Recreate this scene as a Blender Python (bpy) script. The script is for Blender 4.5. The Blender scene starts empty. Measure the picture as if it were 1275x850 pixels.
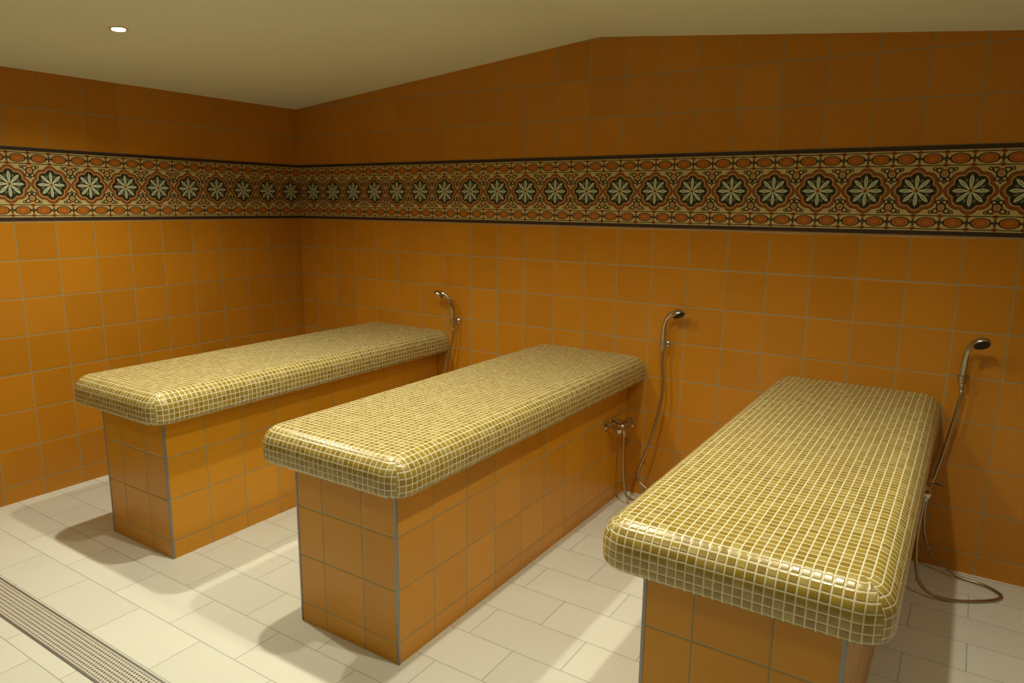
import bpy, bmesh, math, random
from mathutils import Vector, Matrix
random.seed(3)
S=bpy.context.scene
COL=S.collection

# ------------------------------------------------------------------ helpers
def link(o): COL.objects.link(o); return o
def new_mesh(name, verts, faces, mat=None, smooth=False, uvs=None):
    me=bpy.data.meshes.new(name); me.from_pydata([tuple(v) for v in verts],[],faces)
    if uvs:
        l=me.uv_layers.new(name="UVMap"); k=0
        for f in uvs:
            for c in f: l.data[k].uv=c; k+=1
    if smooth:
        for p in me.polygons: p.use_smooth=True
    me.update()
    o=bpy.data.objects.new(name,me)
    if mat: me.materials.append(mat)
    return link(o)
def srgb(r,g,b):
    f=lambda c:(c/255/12.92) if c/255<=.04045 else ((c/255+.055)/1.055)**2.4
    return (f(r),f(g),f(b),1)

class G:
    """tiny expression builder for shader math"""
    def __init__(s,nt): s.nt=nt
    def m(s,op,*a,clamp=False):
        n=s.nt.nodes.new('ShaderNodeMath'); n.operation=op; n.use_clamp=clamp
        for i,v in enumerate(a):
            if isinstance(v,X): s.nt.links.new(v.s,n.inputs[i])
            else: n.inputs[i].default_value=v
        return X(s,n.outputs[0])
    def mix(s,f,a,b):
        n=s.nt.nodes.new('ShaderNodeMix'); n.data_type='RGBA'
        for sock,v in ((n.inputs[0],f),(n.inputs[6],a),(n.inputs[7],b)):
            if isinstance(v,X): s.nt.links.new(v.s,sock)
            else: sock.default_value=v
        return X(s,n.outputs[2])
    def step(s,x,a,b):   # smoothstep a->b
        n=s.nt.nodes.new('ShaderNodeMapRange'); n.interpolation_type='SMOOTHSTEP'
        s.nt.links.new(x.s,n.inputs[0]); n.inputs[1].default_value=a; n.inputs[2].default_value=b
        return X(s,n.outputs[0])
    def xyz(s,sock):
        n=s.nt.nodes.new('ShaderNodeSeparateXYZ'); s.nt.links.new(sock,n.inputs[0])
        return [X(s,n.outputs[i]) for i in range(3)]
    def comb(s,*a):
        n=s.nt.nodes.new('ShaderNodeCombineXYZ')
        for i,v in enumerate(a):
            if isinstance(v,X): s.nt.links.new(v.s,n.inputs[i])
            else: n.inputs[i].default_value=v
        return X(s,n.outputs[0])
    def white(s,v):
        n=s.nt.nodes.new('ShaderNodeTexWhiteNoise'); n.noise_dimensions='3D'
        s.nt.links.new(v.s,n.inputs['Vector']); return X(s,n.outputs['Value']),X(s,n.outputs['Color'])
    def noise(s,vec,scale,detail=3):
        n=s.nt.nodes.new('ShaderNodeTexNoise'); n.inputs['Scale'].default_value=scale; n.inputs['Detail'].default_value=detail
        if vec is not None: s.nt.links.new(vec,n.inputs['Vector'])
        return X(s,n.outputs[0])
class X:
    def __init__(s,g,sock): s.g=g; s.s=sock
    def __add__(a,b): return a.g.m('ADD',a,b)
    __radd__=__add__
    def __sub__(a,b): return a.g.m('SUBTRACT',a,b)
    def __rsub__(a,b): return a.g.m('SUBTRACT',b,a)
    def __mul__(a,b): return a.g.m('MULTIPLY',a,b)
    __rmul__=__mul__
    def __truediv__(a,b): return a.g.m('DIVIDE',a,b)
    def floor(a): return a.g.m('FLOOR',a)
    def fract(a): return a.g.m('FRACT',a)
    def abs(a): return a.g.m('ABSOLUTE',a)
    def min(a,b): return a.g.m('MINIMUM',a,b)
    def max(a,b): return a.g.m('MAXIMUM',a,b)
    def gt(a,b): return a.g.m('GREATER_THAN',a,b)

def mat_base(name):
    m=bpy.data.materials.new(name); m.use_nodes=True
    nt=m.node_tree; b=nt.nodes['Principled BSDF']
    return m,nt,b,G(nt)
def setc(nt,sock,v):
    if isinstance(v,X): nt.links.new(v.s,sock)
    else: sock.default_value=v
def bump(nt,b,h,dist,strength=1.0):
    n=nt.nodes.new('ShaderNodeBump'); n.inputs['Distance'].default_value=dist; n.inputs['Strength'].default_value=strength
    nt.links.new(h.s,n.inputs['Height']); nt.links.new(n.outputs[0],b.inputs['Normal'])
def metal(name,col,rough,metallic=1.0,nscale=60):
    m,nt,b,g=mat_base(name)
    tc=nt.nodes.new('ShaderNodeTexCoord')
    n=g.noise(tc.outputs['Object'],nscale)
    c2=tuple(x*.8 for x in col[:3])+(1,)
    setc(nt,b.inputs['Base Color'],g.mix(n,col,c2))
    setc(nt,b.inputs['Roughness'],n*.15+(rough-.05)); b.inputs['Metallic'].default_value=metallic
    return m

# ------------------------------------------------------------------ materials
P=.2
def square_tile(name,col,ph,grout,gw=.0020,seed=0.0,rough=.26,upper=0.0):
    m,nt,b,g=mat_base(name)
    tc=nt.nodes.new('ShaderNodeTexCoord'); ge=nt.nodes.new('ShaderNodeNewGeometry')
    x,y,z=g.xyz(tc.outputs['Object']); nx,ny,nz=g.xyz(ge.outputs['Normal'])
    sx=nx.abs().gt(.5)
    u=((x-ph[0])*(1-sx)+(y-ph[1])*sx)/P; v=(z-ph[2]+z.gt(1.7)*upper)/P
    fu,fv=u.fract(),v.fract()
    d=(fu.min(1-fu)).min(fv.min(1-fv))*P
    tile=g.step(d,gw*.75,gw*1.5)
    w,wc=g.white(g.comb(u.floor(),v.floor(),sx*7+seed))
    n1=g.noise(tc.outputs['Object'],5.0); n2=g.noise(tc.outputs['Object'],130.0,2)
    dark=tuple(c*.88 for c in col[:3])+(1,)
    lite=(min(col[0]*1.06,1),col[1]*1.08,col[2]*1.15,1)
    c=g.mix((w*.6+n1*.4),dark,lite)
    c=g.mix(tile,grout,c)
    setc(nt,b.inputs['Base Color'],c)
    setc(nt,b.inputs['Roughness'],.8-tile*(.8-rough)+n1*.06)
    b.inputs['Specular IOR Level'].default_value=.4
    bump(nt,b,g.step(d,gw*.7,gw*3.2)+n2*.04,.0011,.8)
    return m
GROUT=srgb(146,146,114)
M_wall=square_tile('glazed_orange_wall_tile',srgb(192,127,28),(.156,-.08,.095),GROUT,upper=.018)
M_base=square_tile('glazed_orange_bench_tile',srgb(208,146,30),(.14,0,.083),GROUT,seed=3.0)

def mosaic():
    m,nt,b,g=mat_base('gold_glass_mosaic')
    uv=nt.nodes.new('ShaderNodeUVMap'); uv.uv_map='UVMap'
    x,y,_=g.xyz(uv.outputs[0]); p=.0235
    u=x/p; v=y/p; fu,fv=u.fract(),v.fract()
    d=(fu.min(1-fu)).min(fv.min(1-fv))
    tile=g.step(d,.045,.085)
    w,wc=g.white(g.comb(u.floor(),v.floor(),1.0))
    w2,_=g.white(g.comb(u.floor(),v.floor(),5.0))
    c=g.mix(w,srgb(144,120,42),srgb(166,144,62))
    c=g.mix(g.m('GREATER_THAN',w2,.85)*.4,c,srgb(182,170,104))
    c=g.mix(tile,srgb(220,218,190),c)
    setc(nt,b.inputs['Base Color'],c)
    setc(nt,b.inputs['Roughness'],.6-tile*.38+w2*.12)
    b.inputs['Specular IOR Level'].default_value=.85
    h=g.step(d,.03,.2)+((fu-.5)*(w-.5)+(fv-.5)*(w2-.5))*.7*tile
    bump(nt,b,h,.0010,.8)
    return m
M_mosaic=mosaic()

def floor_mat():
    m,nt,b,g=mat_base('cream_stoneware_floor')
    tc=nt.nodes.new('ShaderNodeTexCoord'); x,y,z=g.xyz(tc.outputs['Object'])
    pw,pd=.40,.20
    v=(y+.02)/pd; row=v.floor()
    off=g.m('FLOORED_MODULO',row,2.0)*.5
    u=x/pw+off+.15; fu,fv=u.fract(),v.fract()
    d=(fu.min(1-fu)*pw).min(fv.min(1-fv)*pd)
    tile=g.step(d,.0008,.0022)
    w,_=g.white(g.comb(u.floor(),row,2.0)); n=g.noise(tc.outputs['Object'],3.0,5)
    c=g.mix(w*.5+n*.5,srgb(220,222,214),srgb(233,235,228))
    c=g.mix(tile,srgb(168,168,156),c)
    setc(nt,b.inputs['Base Color'],c); setc(nt,b.inputs['Roughness'],.58-tile*.18+n*.1)
    b.inputs['Specular IOR Level'].default_value=.3
    bump(nt,b,g.step(d,.001,.004)+g.noise(tc.outputs['Object'],45.0,3)*.12,.0010,.6)
    return m
M_floor=floor_mat()

def plaster():
    m,nt,b,g=mat_base('cream_ceiling_plaster')
    tc=nt.nodes.new('ShaderNodeTexCoord'); n=g.noise(tc.outputs['Object'],1.6,4); n2=g.noise(tc.outputs['Object'],70,4)
    setc(nt,b.inputs['Base Color'],g.mix(n,srgb(224,230,204),srgb(232,236,212)))
    b.inputs['Roughness'].default_value=.75
    b.inputs['Specular IOR Level'].default_value=.2
    bump(nt,b,n2,.0008,.5)
    return m
M_ceil=plaster()

ZB,ZT=1.501,1.877
def band_mat(name,axis,s0):
    m,nt,b,g=mat_base(name)
    tc=nt.nodes.new('ShaderNodeTexCoord'); c3=g.xyz(tc.outputs['Object'])
    h=c3[axis]; z=c3[2]-(ZB+ZT)/2
    CREAM=srgb(202,184,126); DARK=srgb(36,26,16); OR=srgb(158,80,24); GRN=srgb(204,214,186); BRN=srgb(84,48,22)
    GND=srgb(36,42,28); TEAL=srgb(100,122,100); LST=srgb(56,44,38)
    x=((h-s0)/P+.5).fract()*P-P/2        # star centred
    e=.0007
    def inside(sd): return 1-g.step(sd,-e,e)
    def ring(sd,w): return 1-g.step((sd.abs()-w),-e,e)
    r=g.m('SQRT',x*x+z*z); th=g.m('ARCTAN2',z,x)
    c4=g.m('COSINE',th*4.0)
    col=CREAM
    ax=x.abs(); az=z.abs()
    bx=P/2-ax
    def circ(cx,cz,q):
        dx=bx-cx; dz=az-cz; return g.m('SQRT',dx*dx+dz*dz)-q
    # leaf scrolls in the spandrels
    for cx,cz,q,w,cc in ((0,.070,.0165,.0036,DARK),(.021,.085,.0095,.0030,DARK),(.038,.0905,.0062,.0026,DARK),(.0,.0935,.010,.0028,OR),(.012,.048,.0085,.0028,DARK)):
        col=g.mix(ring(circ(cx,cz,q),w),col,cc)
    col=g.mix(inside(circ(0,.070,.0085)),col,OR)
    col=g.mix(inside(circ(0,.070,.0035)),col,CREAM)
    dia=bx*1.3+(az-.038).abs()-.013
    col=g.mix(inside(dia),col,DARK); col=g.mix(inside(dia+.006),col,TEAL)
    # eight-lobed frame with inward cusps
    lobe=g.m('COSINE',th*4.0).abs()
    rho=r-lobe*.0125-c4*.002-.0625
    for o,cc in ((.0225,DARK),(.0190,OR),(.0105,DARK),(.0080,CREAM),(.0040,OR),(.0004,GND)):
        col=g.mix(inside(rho-o),col,cc)
    # little buds between the petals
    a2=((th/(math.pi/4)).fract()-.5)*(math.pi/4)
    lr=g.m('COSINE',a2)*r-.046; ll=g.m('SINE',a2)*r
    bud=g.m('SQRT',lr*lr*.35+ll*ll)
    col=g.mix(inside(bud-.0048),col,TEAL)
    col=g.mix(inside(bud-.0022),col,OR)
    # slim leaf shaped petals forming an eight pointed star
    a=(th/(math.pi/4)+.5).fract()-.5
    lat=(g.m('SINE',a*(math.pi/4))*r).abs(); rad=g.m('COSINE',a*(math.pi/4))*r
    q=rad/.067
    wd=(q.max(0.0)*(1-q).max(0.0))*4*.0052+(q*q*q)*(1-q).max(0.0)*.034
    col=g.mix((1-g.step(lat-wd,-e,e)),col,GRN)
    col=g.mix((1-g.step(lat-.0012,-e,e))*(1-rad.gt(.054))*(rad.gt(.030)),col,GND)
    col=g.mix(inside(r-.0115),col,CREAM); col=g.mix(inside(r-.0070),col,OR); col=g.mix(inside(r-.003),col,GND)
    # --- borders
    inb=g.step(az,.0975,.0982)
    hx=((h-s0)/(P/2)).fract()*(P/2)-P/4
    by=az-.1335
    bc=CREAM
    ov=g.m('SQRT',(hx*hx)/(.032*.032)+(by*by)/(.0185*.0185))-1
    bc=g.mix(1-g.step(ov-.22,-.03,.03),bc,DARK); bc=g.mix(1-g.step(ov,-.03,.03),bc,srgb(188,114,38))
    bc=g.mix((1-g.step((ov+.36).abs()-.06,-.03,.03)),bc,srgb(130,62,20))
    ex=P/4-hx.abs()
    tri=(ex+(.026-by.abs()).abs()*1.2)-.013
    bc=g.mix(1-g.step(tri,-e,e),bc,OR)
    cr=(ex.min(by.abs())-.0032)
    crm=(1-g.step(cr,-e,e))*(1-g.step((ex+by.abs())-.019,-e,e))
    bc=g.mix(1-g.step((ex+by.abs()-.012).abs()-.0018,-e,e),bc,DARK)
    bc=g.mix(crm,bc,DARK)
    bc=g.mix(1-g.step((by.abs()-.0280).abs()-.0022,-e,e),bc,DARK)
    col=g.mix(inb,col,bc)
    lst=g.step(az,.1690,.1698)
    col=g.mix(lst,col,LST)
    js=x.abs()
    jt=1-g.step(js,.0004,.0011)
    col=g.mix(jt*.5,col,srgb(120,104,74))
    n=g.noise(tc.outputs['Object'],7.0); col=g.mix(n*.12,col,srgb(90,70,40))
    setc(nt,b.inputs['Base Color'],col); b.inputs['Roughness'].default_value=.42
    b.inputs['Specular IOR Level'].default_value=.3
    bump(nt,b,g.step(js,.0004,.002)+lst*.6,.0012,.6)
    return m
M_bandB=band_mat('ornamental_frieze_back',0,3.956-.2)
M_bandL=band_mat('ornamental_frieze_side',1,-1.88)
M_alu=metal('satin_aluminium_trim',srgb(150,152,150),.42,.7)
M_chrome=metal('aged_chrome',srgb(200,194,180),.16)
M_hose=metal('ribbed_metal_hose',srgb(180,168,142),.3)
M_dark,nt_,b_,g_=mat_base('black_rubber')
tc_=nt_.nodes.new('ShaderNodeTexCoord'); setc(nt_,b_.inputs['Base Color'],g_.mix(g_.noise(tc_.outputs['Object'],80),srgb(20,20,20),srgb(40,38,34))); b_.inputs['Roughness'].default_value=.6

# ------------------------------------------------------------------ setting
def setting(o,label=None):
    o["kind"]="structure"
    if label: o["label"]=label
    return o
def box(name,x0,x1,y0,y1,z0,z1,mat,bev=0):
    bm=bmesh.new(); bmesh.ops.create_cube(bm,size=1)
    for v in bm.verts:
        v.co=Vector((x0+(v.co.x+.5)*(x1-x0),y0+(v.co.y+.5)*(y1-y0),z0+(v.co.z+.5)*(z1-z0)))
    if bev: bmesh.ops.bevel(bm,geom=bm.edges[:],offset=bev,segments=2,affect='EDGES',profile=.5)
    me=bpy.data.meshes.new(name); bm.to_mesh(me); bm.free(); me.materials.append(mat)
    return link(bpy.data.objects.new(name,me))
XR,YF=6.4,-5.6
RX,RZ=2.40,2.49
zc=lambda x:(2.266+(RZ-2.266)*x/RX) if x<RX else RZ-.097*(x-RX)
setting(box('floor',-.15,XR+.15,YF-.15,.15,-.12,0,M_floor),"cream stoneware floor laid in staggered rectangular tiles")
def gable(name,y0,y1,mat):
    prof=[(-.15,0)]+[(XR+.15,0)]+[(x,zc(x)+.02) for x in (XR+.15,RX,-.15)]
    n=len(prof); vs=[(x,y0,z) for x,z in prof]+[(x,y1,z) for x,z in prof]
    fs=[list(range(n)),list(range(2*n-1,n-1,-1))]+[[i,i+n,(i+1)%n+n,(i+1)%n] for i in range(n)]
    o=new_mesh(name,vs,fs,mat)
    bm=bmesh.new(); bm.from_mesh(o.data); bmesh.ops.recalc_face_normals(bm,faces=bm.faces); bm.to_mesh(o.data); bm.free()
    return o
setting(gable('wall_back',0,.15,M_wall),"wall of glazed orange square tiles with an ornamental frieze")
setting(gable('wall_front',YF-.15,YF,M_wall),"wall of glazed orange square tiles")
setting(box('wall_left',-.15,0,YF,0,0,2.28,M_wall),"wall of glazed orange square tiles")
setting(box('wall_right',XR,XR+.15,YF,0,0,zc(XR)+.02,M_wall),"wall of glazed orange square tiles")
prof=[(-.15,zc(-.15)),(RX-.02,zc(RX-.02)),(RX+.02,zc(RX+.02)),(XR+.15,zc(XR+.15))]
vs=[]
for y in (YF-.15,.15):
    for x,z in prof: vs.append((x,y,z))
    for x,z in reversed(prof): vs.append((x,y,z+.15))
n=8; fs=[list(range(n)),list(range(2*n-1,n-1,-1))]+[[i,i+n,(i+1)%n+n,(i+1)%n] for i in range(n)]
o=new_mesh('ceiling',vs,fs,M_ceil)
bm=bmesh.new(); bm.from_mesh(o.data); bmesh.ops.recalc_face_normals(bm,faces=bm.faces); bm.to_mesh(o.data); bm.free()
setting(o,"cream plaster ceiling sloping up to a shallow ridge")
setting(box('trim_1',0.0,XR,-.004,0,ZB,ZT,M_bandB),"frieze of star and oval patterned tiles between dark listels")
setting(box('trim_2',0,.004,YF,-.004,ZB,ZT,M_bandL),"frieze of star and oval patterned tiles between dark listels")

# ------------------------------------------------------------------ generic solids
def frame(axis):
    a=Vector(axis).normalized(); t=Vector((0,0,1)) if abs(a.z)<.9 else Vector((1,0,0))
    u=a.cross(t).normalized(); return a,u,a.cross(u).normalized()
def lathe(parts,n=28):
    V=[];F=[]
    for prof,org,ax in parts:
        a,u,v=frame(ax); org=Vector(org); b0=len(V)
        for r,h in prof:
            for k in range(n):
                t=2*math.pi*k/n
                V.append(org+a*h+(u*math.cos(t)+v*math.sin(t))*max(r,1e-5))
        for i in range(len(prof)-1):
            for k in range(n):
                F.append([b0+i*n+k,b0+i*n+(k+1)%n,b0+(i+1)*n+(k+1)%n,b0+(i+1)*n+k])
        F.append([b0+k for k in range(n)][::-1]); F.append([b0+(len(prof)-1)*n+k for k in range(n)])
    return V,F
def cyl(r,h0,h1,bv=.002):
    return [(r-bv,h0),(r,h0+bv),(r,h1-bv),(r-bv,h1)]
def catmull(pts,sub=10):
    pts=[Vector(p) for p in pts]; q=[pts[0]*2-pts[1]]+pts+[pts[-1]*2-pts[-2]]; out=[]
    for i in range(1,len(q)-2):
        for s in range(sub):
            t=s/sub; a,b,c,d=q[i-1],q[i],q[i+1],q[i+2]
            out.append(.5*((2*b)+(c-a)*t+(2*a-5*b+4*c-d)*t*t+(3*b-a-3*c+d)*t**3))
    out.append(pts[-1]); return out
def tube(path,rad,n=14,rib=0):
    V=[];F=[]; L=len(path); u=None
    for i,p in enumerate(path):
        t=(path[min(i+1,L-1)]-path[max(i-1,0)]).normalized()
        if u is None: u=frame(t)[1]
        u=(u-t*u.dot(t)).normalized(); v=t.cross(u)
        r=rad(i/(L-1)) if callable(rad) else rad
        if rib and i%2: r*=1-rib
        for k in range(n):
            a=2*math.pi*k/n; V.append(p+(u*math.cos(a)+v*math.sin(a))*r)
    for i in range(L-1):
        for k in range(n): F.append([i*n+k,i*n+(k+1)%n,(i+1)*n+(k+1)%n,(i+1)*n+k])
    F.append(list(range(n))[::-1]); F.append([(L-1)*n+k for k in range(n)])
    return V,F
def merge(*vf):
    V=[];F=[]
    for v,f in vf:
        b=len(V); V+=list(v); F+=[[i+b for i in q] for q in f]
    return V,F
def solid(name,vf,mat,parent=None):
    o=new_mesh(name,vf[0],vf[1],mat,smooth=True)
    bm=bmesh.new(); bm.from_mesh(o.data); bmesh.ops.recalc_face_normals(bm,faces=bm.faces); bm.to_mesh(o.data); bm.free()
    try: o.data.set_sharp_from_angle(angle=math.radians(42))
    except Exception: pass
    if parent: o.parent=parent
    return o
def empty(name,loc,label,cat,group=None):
    o=bpy.data.objects.new(name,None); o.empty_display_size=.1; o.location=loc
    o["label"]=label; o["category"]=cat
    if group: o["group"]=group
    return link(o)

# ------------------------------------------------------------------ benches
GAP=.003
WB,LB=.503,1.915-GAP
YB=-1.915
A=[.778,2.147,3.549]
OVL,OVR,OVF=.112,.098,.095
Z0,Z1=.662,.800
def slab_mesh():
    R=.074; rc0=.010; rb=.026
    x0,x1=-OVL+R,WB+OVR-R; y0=-OVF+R; yb=LB
    prof=[]; K=9
    for k in range(K+1):
        f=math.pi/2*k/K; prof.append((R*math.sin(f),Z1-R+R*math.cos(f),R*f))
    d=prof[-1][2]; zl=Z0+rb
    prof.append((R,zl,d+(Z1-R-zl))); d=prof[-1][2]
    for k in range(1,7):
        f=math.pi/2*k/6; prof.append((R-rb+rb*math.cos(f),zl-rb*math.sin(f),d+rb*f))
    NC=5
    V=[];F=[];UV=[]
    ny=10
    def outline(o,z):
        pts=[]; r=rc0+o
        cxl,cy=x0+rc0,y0+rc0; cxr=x1-rc0
        for i in range(ny+1): pts.append((x0-o,yb+(cy-yb)*i/ny,z))
        for k in range(1,2*NC+1):
            t=math.pi/2*k/(2*NC); pts.append((cxl-r*math.cos(t),cy-r*math.sin(t),z))
        for i in range(1,6): pts.append((cxl+(cxr-cxl)*i/5,y0-o,z))
        for k in range(1,2*NC+1):
            t=math.pi/2*k/(2*NC); pts.append((cxr+r*math.sin(t),cy-r*math.cos(t),z))
        for i in range(1,ny+1): pts.append((x1+o,cy+(yb-cy)*i/ny,z))
        return pts
    rings=[outline(o,z) for o,z,d in prof]
    n=len(rings[0])
    iL=ny; iLm=ny+NC; iF=ny+2*NC; iF2=iF+5; iRm=iF2+NC; iR=iF2+2*NC
    def uv(rg,j,zone):
        o,z,d=prof[rg]; r=rc0+o; co=rings[rg][j]
        cy=y0+rc0; cl=x0+rc0; cr=x1-rc0
        if zone=='L':
            if j<=iL: return (x0-d,co[1])
            t=math.pi/2*(j-iL)/(2*NC); return (x0-d,cy-r*t)
        if zone=='F':
            if iF<=j<=iF2: return (co[0],y0-d)
            if j<iF: t=math.pi/2*(iF-j)/(2*NC); return (cl-r*t,y0-d)
            t=math.pi/2*(j-iF2)/(2*NC); return (cr+r*t,y0-d)
        if j>=iR: return (x1+d,co[1])
        t=math.pi/2*(iR-j)/(2*NC); return (x1+d,cy-r*t)
    for rg in rings: V+=rg
    for a in range(len(rings)-1):
        for j in range(n-1):
            zone='L' if j<iLm else ('F' if j<iRm else 'R')
            q=[(a,j),(a+1,j),(a+1,j+1),(a,j+1)]
            F.append([rg*n+jj for rg,jj in q]); UV.append([uv(rg,jj,zone) for rg,jj in q])
    F.append(list(range(n))); UV.append([(V[i][0],V[i][1]) for i in range(n)])
    b=(len(rings)-1)*n
    F.append([b+i for i in range(n)][::-1]); UV.append([(V[b+i][0],V[b+i][1]) for i in range(n)][::-1])
    bk=[a*n for a in range(len(rings))]+[a*n+n-1 for a in reversed(range(len(rings)))]
    F.append(bk[::-1]); UV.append([(V[i][0],V[i][2]) for i in bk[::-1]])
    return V,F,UV
def make_bench(label,a,src=None):
    e=empty('tiled_bench',(a,YB,0),label,'bench','tiled massage benches along the wall')
    if src is None:
        V,F,UV=slab_mesh()
        s=new_mesh('bench_top',V,F,M_mosaic,smooth=True,uvs=UV)
        try: s.data.set_sharp_from_angle(angle=math.radians(50))
        except Exception: pass
        s["label"]="rounded slab covered in small gold glass mosaic"
        bs=box('bench_base',0,WB,0,LB,0,Z0,M_base,.0008)
        bs["label"]="plinth of glazed orange square tiles"
        parts=[s,bs]
        for x0,x1 in ((-.002,.0085),(WB-.0085,WB+.002)):
            t=box('corner_trim',x0,x1,-.002,.0085,0.001,Z0-.001,M_alu,.0012); t["label"]="grey aluminium corner profile"; parts.append(t)
        for p in parts: p.parent=e
    else:
        for c in src.children:
            k=c.copy(); COL.objects.link(k); k.parent=e
    return e
b1=make_bench("mosaic topped massage bench, fully tiled, next to two similar benches",A[0])
bpy.context.view_layer.update()
b2=make_bench("mosaic topped massage bench standing between two similar ones",A[1],b1)
b3=make_bench("mosaic topped massage bench beside a hose looped on the floor",A[2],b1)

# ------------------------------------------------------------------ showers
def shower(label,base_x,tap_y,tap_z,hold,headdir,hose_pts):
    hx,hz=hold
    e=empty('hand_shower',(hx,0,hz),label,'shower','hand showers with wall mixers')
    off=Vector((hx,0,hz))
    def add(name,vf,mat,par=None,label=None):
        V=[Vector(v)-off for v in vf[0]]
        o=solid(name,(V,vf[1]),mat,par or e)
        if label:o["label"]=label
        return o
    hy=-.055
    br=lathe([([(.004,0.001),(.021,0.001),(.022,.004),(.016,.010),(.009,.014),(.009,.045),(.012,.048)],(hx,0,hz),(0,-1,0)),
              (cyl(.0165,-.018,.018),(hx,hy,hz),(0,0,1))])
    add('wall_bracket',br,M_chrome)
    hd=Vector(headdir).normalized()
    p=[Vector((hx,hy,hz-.035)),Vector((hx,hy,hz)),Vector((hx,hy-.002,hz+.05)),Vector((hx,hy-.006,hz+.10))+hd*.004,
       Vector((hx,hy-.008,hz+.142))+hd*.016,Vector((hx,hy-.010,hz+.172))+hd*.042,Vector((hx,hy-.012,hz+.182))+hd*.066]
    path=catmull(p,8)
    hs=tube(path,lambda t:.0085+.0035*math.sin(min(t*1.6,1)*math.pi)+.003*t)
    add('handset_handle',hs,M_chrome,None)
    tip=path[-1]; ax=(Vector((0,-.35,-1))+hd*.65).normalized()
    top=tip-ax*.012
    head=lathe([([(.003,-.006),(.013,-.004),(.022,.004),(.031,.014),(.034,.022),(.034,.030),(.0325,.032)],top+hd*.012,ax)])
    ho=add('shower_head',head,M_chrome)
    ho2=lathe([([(.030,0),(.029,.002),(.002,.003)],top+hd*.012+ax*.0315,ax)])
    add('spray_face',ho2,M_dark,ho,"dark rubber nozzle plate")
    cx=base_x+.085; c=Vector((cx,tap_y,tap_z))
    ros=[(.004,0.001),(.030,0.001),(.031,.005),(.022,.012),(.012,.016),(.012,.075),(.014,.08)]
    body=lathe([(cyl(.023,-.055,.055,.004),c,(0,1,0)),
        (ros,(base_x,tap_y-.045,tap_z),(1,0,0)),(ros,(base_x,tap_y+.045,tap_z),(1,0,0)),
        (cyl(.012,0,.040),c+Vector((0,0,-.014)),(0,0,-1)),
        (cyl(.015,.036,.048),c+Vector((0,0,-.010)),(0,0,-1))])
    tap=add('mixer_tap',body,M_chrome,None)
    for s in(-1,1):
        kn=lathe([([(.010,.052),(.014,.056),(.014,.062),(.027,.066),(.028,.082),(.024,.092),(.012,.097),(.002,.098)],c,(0,s,0))],8)
        add('tap_knob',kn,M_chrome,tap)
    lv=tube(catmull([c+Vector((.012,0,.012)),c+Vector((.035,-.01,.024)),c+Vector((.065,-.02,.026))],6),lambda t:.007-.002*t)
    add('lever',lv,M_chrome,tap)
    pts=[c+Vector((0,0,-.055))]+[Vector(q) for q in hose_pts]+[Vector((hx,hy,hz-.10)),Vector((hx,hy,hz-.035))]
    hp=catmull(pts,24)
    add('shower_hose',tube(hp,.0072,12,.1),M_hose,None,"thin ribbed metal hose")
    return e
shower("chrome hand shower on the wall near the corner bench",A[0]+WB,-.22,.46,(1.455,.875),(-1,-.3,0),
    [(1.38,-.22,.25),(1.42,-.16,.12),(1.47,-.10,.25),(1.42,-.07,.55)])
shower("chrome hand shower, hose drooping near the floor between benches",A[1]+WB,-.22,.46,(2.865,.89),(1,-.1,0),
    [(2.735,-.22,.25),(2.75,-.20,.07),(2.80,-.16,.035),(2.84,-.13,.09),(2.78,-.12,.16),(2.83,-.09,.35),(2.875,-.06,.6)])
shower("chrome hand shower, hose trailing in a loop on the floor",A[2]+WB,-.30,.47,(4.215,.895),(.6,-.8,0),
    [(4.13,-.32,.22),(4.16,-.34,.06),(4.25,-.33,.012),(4.38,-.26,.0085),(4.455,-.17,.0085),(4.40,-.10,.0085),(4.28,-.08,.02),(4.17,-.08,.12),(4.14,-.07,.30),(4.18,-.06,.55)])

# ------------------------------------------------------------------ floor drain
def grate_mat():
    m,nt,b,g=mat_base('perforated_white_steel')
    tc=nt.nodes.new('ShaderNodeTexCoord'); x,y,z=g.xyz(tc.outputs['Object']); p=.0145
    v=y/p; u=x/p+g.m('FLOORED_MODULO',v.floor(),2.0)*.5
    a=u.fract()-.5; c=v.fract()-.5; r=g.m('SQRT',a*a+c*c)
    edge=g.step((y.abs()),.052,.0525)
    hole=(1-g.step(r,.24,.31))*(1-edge)
    setc(nt,b.inputs['Base Color'],g.mix(hole,srgb(214,213,205),srgb(70,66,56)))
    b.inputs['Roughness'].default_value=.4; b.inputs['Metallic'].default_value=.1
    bump(nt,b,1-hole,.002,1)
    return m
dx0,dx1,dy=.02,4.9,-2.495
e=empty('floor_drain',(0,dy,0),"long perforated steel drain channel set in the floor tiles",'drain')
gr=box('drain_grate',dx0,dx1,-.058,.058,.0005,.003,grate_mat()); gr.parent=e
fr=[]
for (x0,x1,y0,y1) in ((dx0,dx1,.058,.066),(dx0,dx1,-.066,-.058),(dx0-.008,dx0,-.066,.066),(dx1,dx1+.008,-.066,.066)):
    fr.append(([(x0,y0,.0003),(x1,y0,.0003),(x1,y1,.0003),(x0,y1,.0003),(x0,y0,.004),(x1,y0,.004),(x1,y1,.004),(x0,y1,.004)],
      [[3,2,1,0],[4,5,6,7],[0,1,5,4],[1,2,6,5],[2,3,7,6],[3,0,4,7]]))
fo=solid('drain_frame',merge(*fr),M_alu,e)

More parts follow.
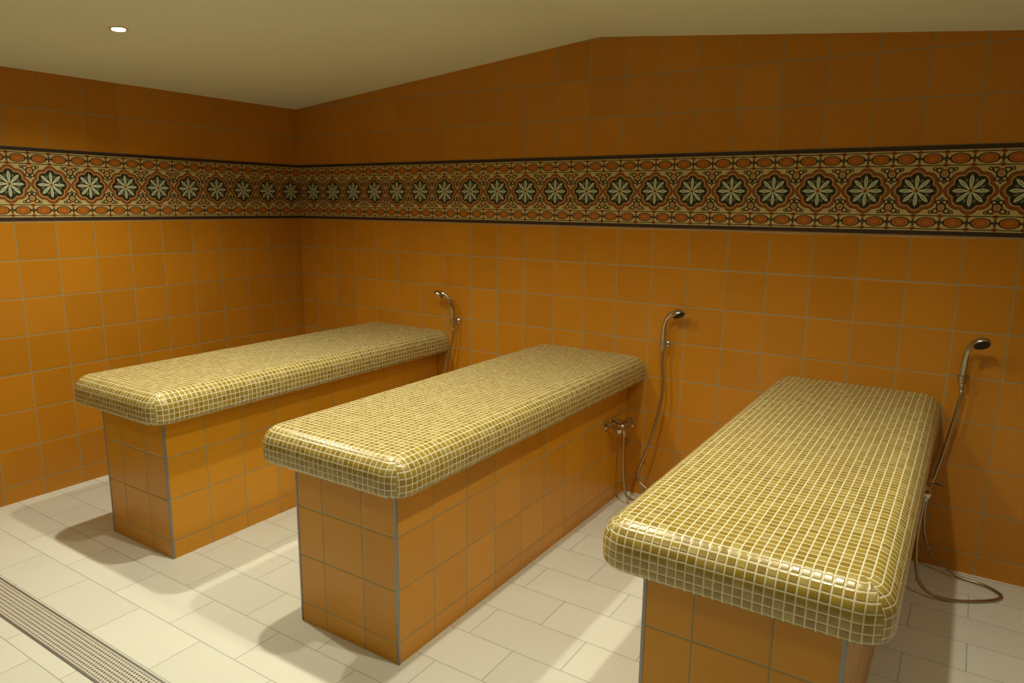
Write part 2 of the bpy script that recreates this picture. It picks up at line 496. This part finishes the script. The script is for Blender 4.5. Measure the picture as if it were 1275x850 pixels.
# ------------------------------------------------------------------ downlights
M_ring=metal('white_lamp_ring',srgb(225,220,205),.4,.0)
M_lens,nt_,b_,g_=mat_base('frosted_lamp_lens')
tc_=nt_.nodes.new('ShaderNodeTexCoord')
setc(nt_,b_.inputs['Base Color'],g_.mix(g_.noise(tc_.outputs['Object'],50),(1,1,1,1),(.95,.95,.9,1)))
b_.inputs['Emission Color'].default_value=(1,.95,.8,1); b_.inputs['Emission Strength'].default_value=25
WARM=(1,.92,.68)
def downlight(x,y,power,first=None,size=146,blend=1.0,rad=.025):
    z=zc(x); sl=.0933 if x<RX else -.097
    nrm=Vector((sl,0,-1)).normalized()
    e=empty('recessed_downlight',(x,y,z),"small round recessed halogen downlight in the plaster ceiling",'downlight','ceiling downlights')
    if first is None:
        solid('lamp_ring',lathe([([(.026,-.001),(.026,.002),(.029,.005),(.038,.005),(.042,.002),(.043,-.001)],(0,0,0),nrm)],36),M_ring,e)
        solid('lamp_lens',lathe([([(.0258,-.001),(.0255,.001),(.018,.0025),(.001,.003)],(0,0,0),nrm)],36),M_lens,e)
    else:
        for c in first.children:
            k=c.copy(); COL.objects.link(k); k.parent=e
    L=bpy.data.lights.new('downlight_beam','SPOT'); L.energy=power; L.color=WARM; L.shadow_soft_size=rad
    L.spot_size=math.radians(size); L.spot_blend=blend
    lo=bpy.data.objects.new('downlight_beam',L); link(lo); lo.location=(x,y,z-.045)
    return e
d1=downlight(.93,-1.76,76)
for x,y,pw in ((1.95,-1.74,80),(2.92,-1.76,66),(3.84,-1.70,66),(5.1,-1.7,20),(1.2,-3.4,12),(3.0,-3.4,16),(4.9,-3.4,10)):
    downlight(x,y,pw,d1)

# ------------------------------------------------------------------ camera / world
W=bpy.data.worlds.new('world'); S.world=W; W.use_nodes=True
W.node_tree.nodes['Background'].inputs[0].default_value=(.02,.016,.01,1); W.node_tree.nodes['Background'].inputs[1].default_value=.5
yaw,pitch,roll=.575,.189,.011
f=Vector((-math.sin(yaw)*math.cos(pitch), math.cos(yaw)*math.cos(pitch), -math.sin(pitch)))
r=Vector((math.cos(yaw),math.sin(yaw),0)); u=r.cross(f)
r2=math.cos(roll)*r+math.sin(roll)*u; u2=-math.sin(roll)*r+math.cos(roll)*u
cam=bpy.data.cameras.new('camera'); co=bpy.data.objects.new('camera',cam); link(co)
mt=Matrix((( r2.x,u2.x,-f.x,4.205),(r2.y,u2.y,-f.y,-3.600),(r2.z,u2.z,-f.z,1.607),(0,0,0,1)))
co.matrix_world=mt
cam.sensor_width=36; cam.lens=884/1275*36; cam.clip_start=.02
S.camera=co
S.view_settings.view_transform='Standard'
S.view_settings.look='None'
S.view_settings.exposure=0
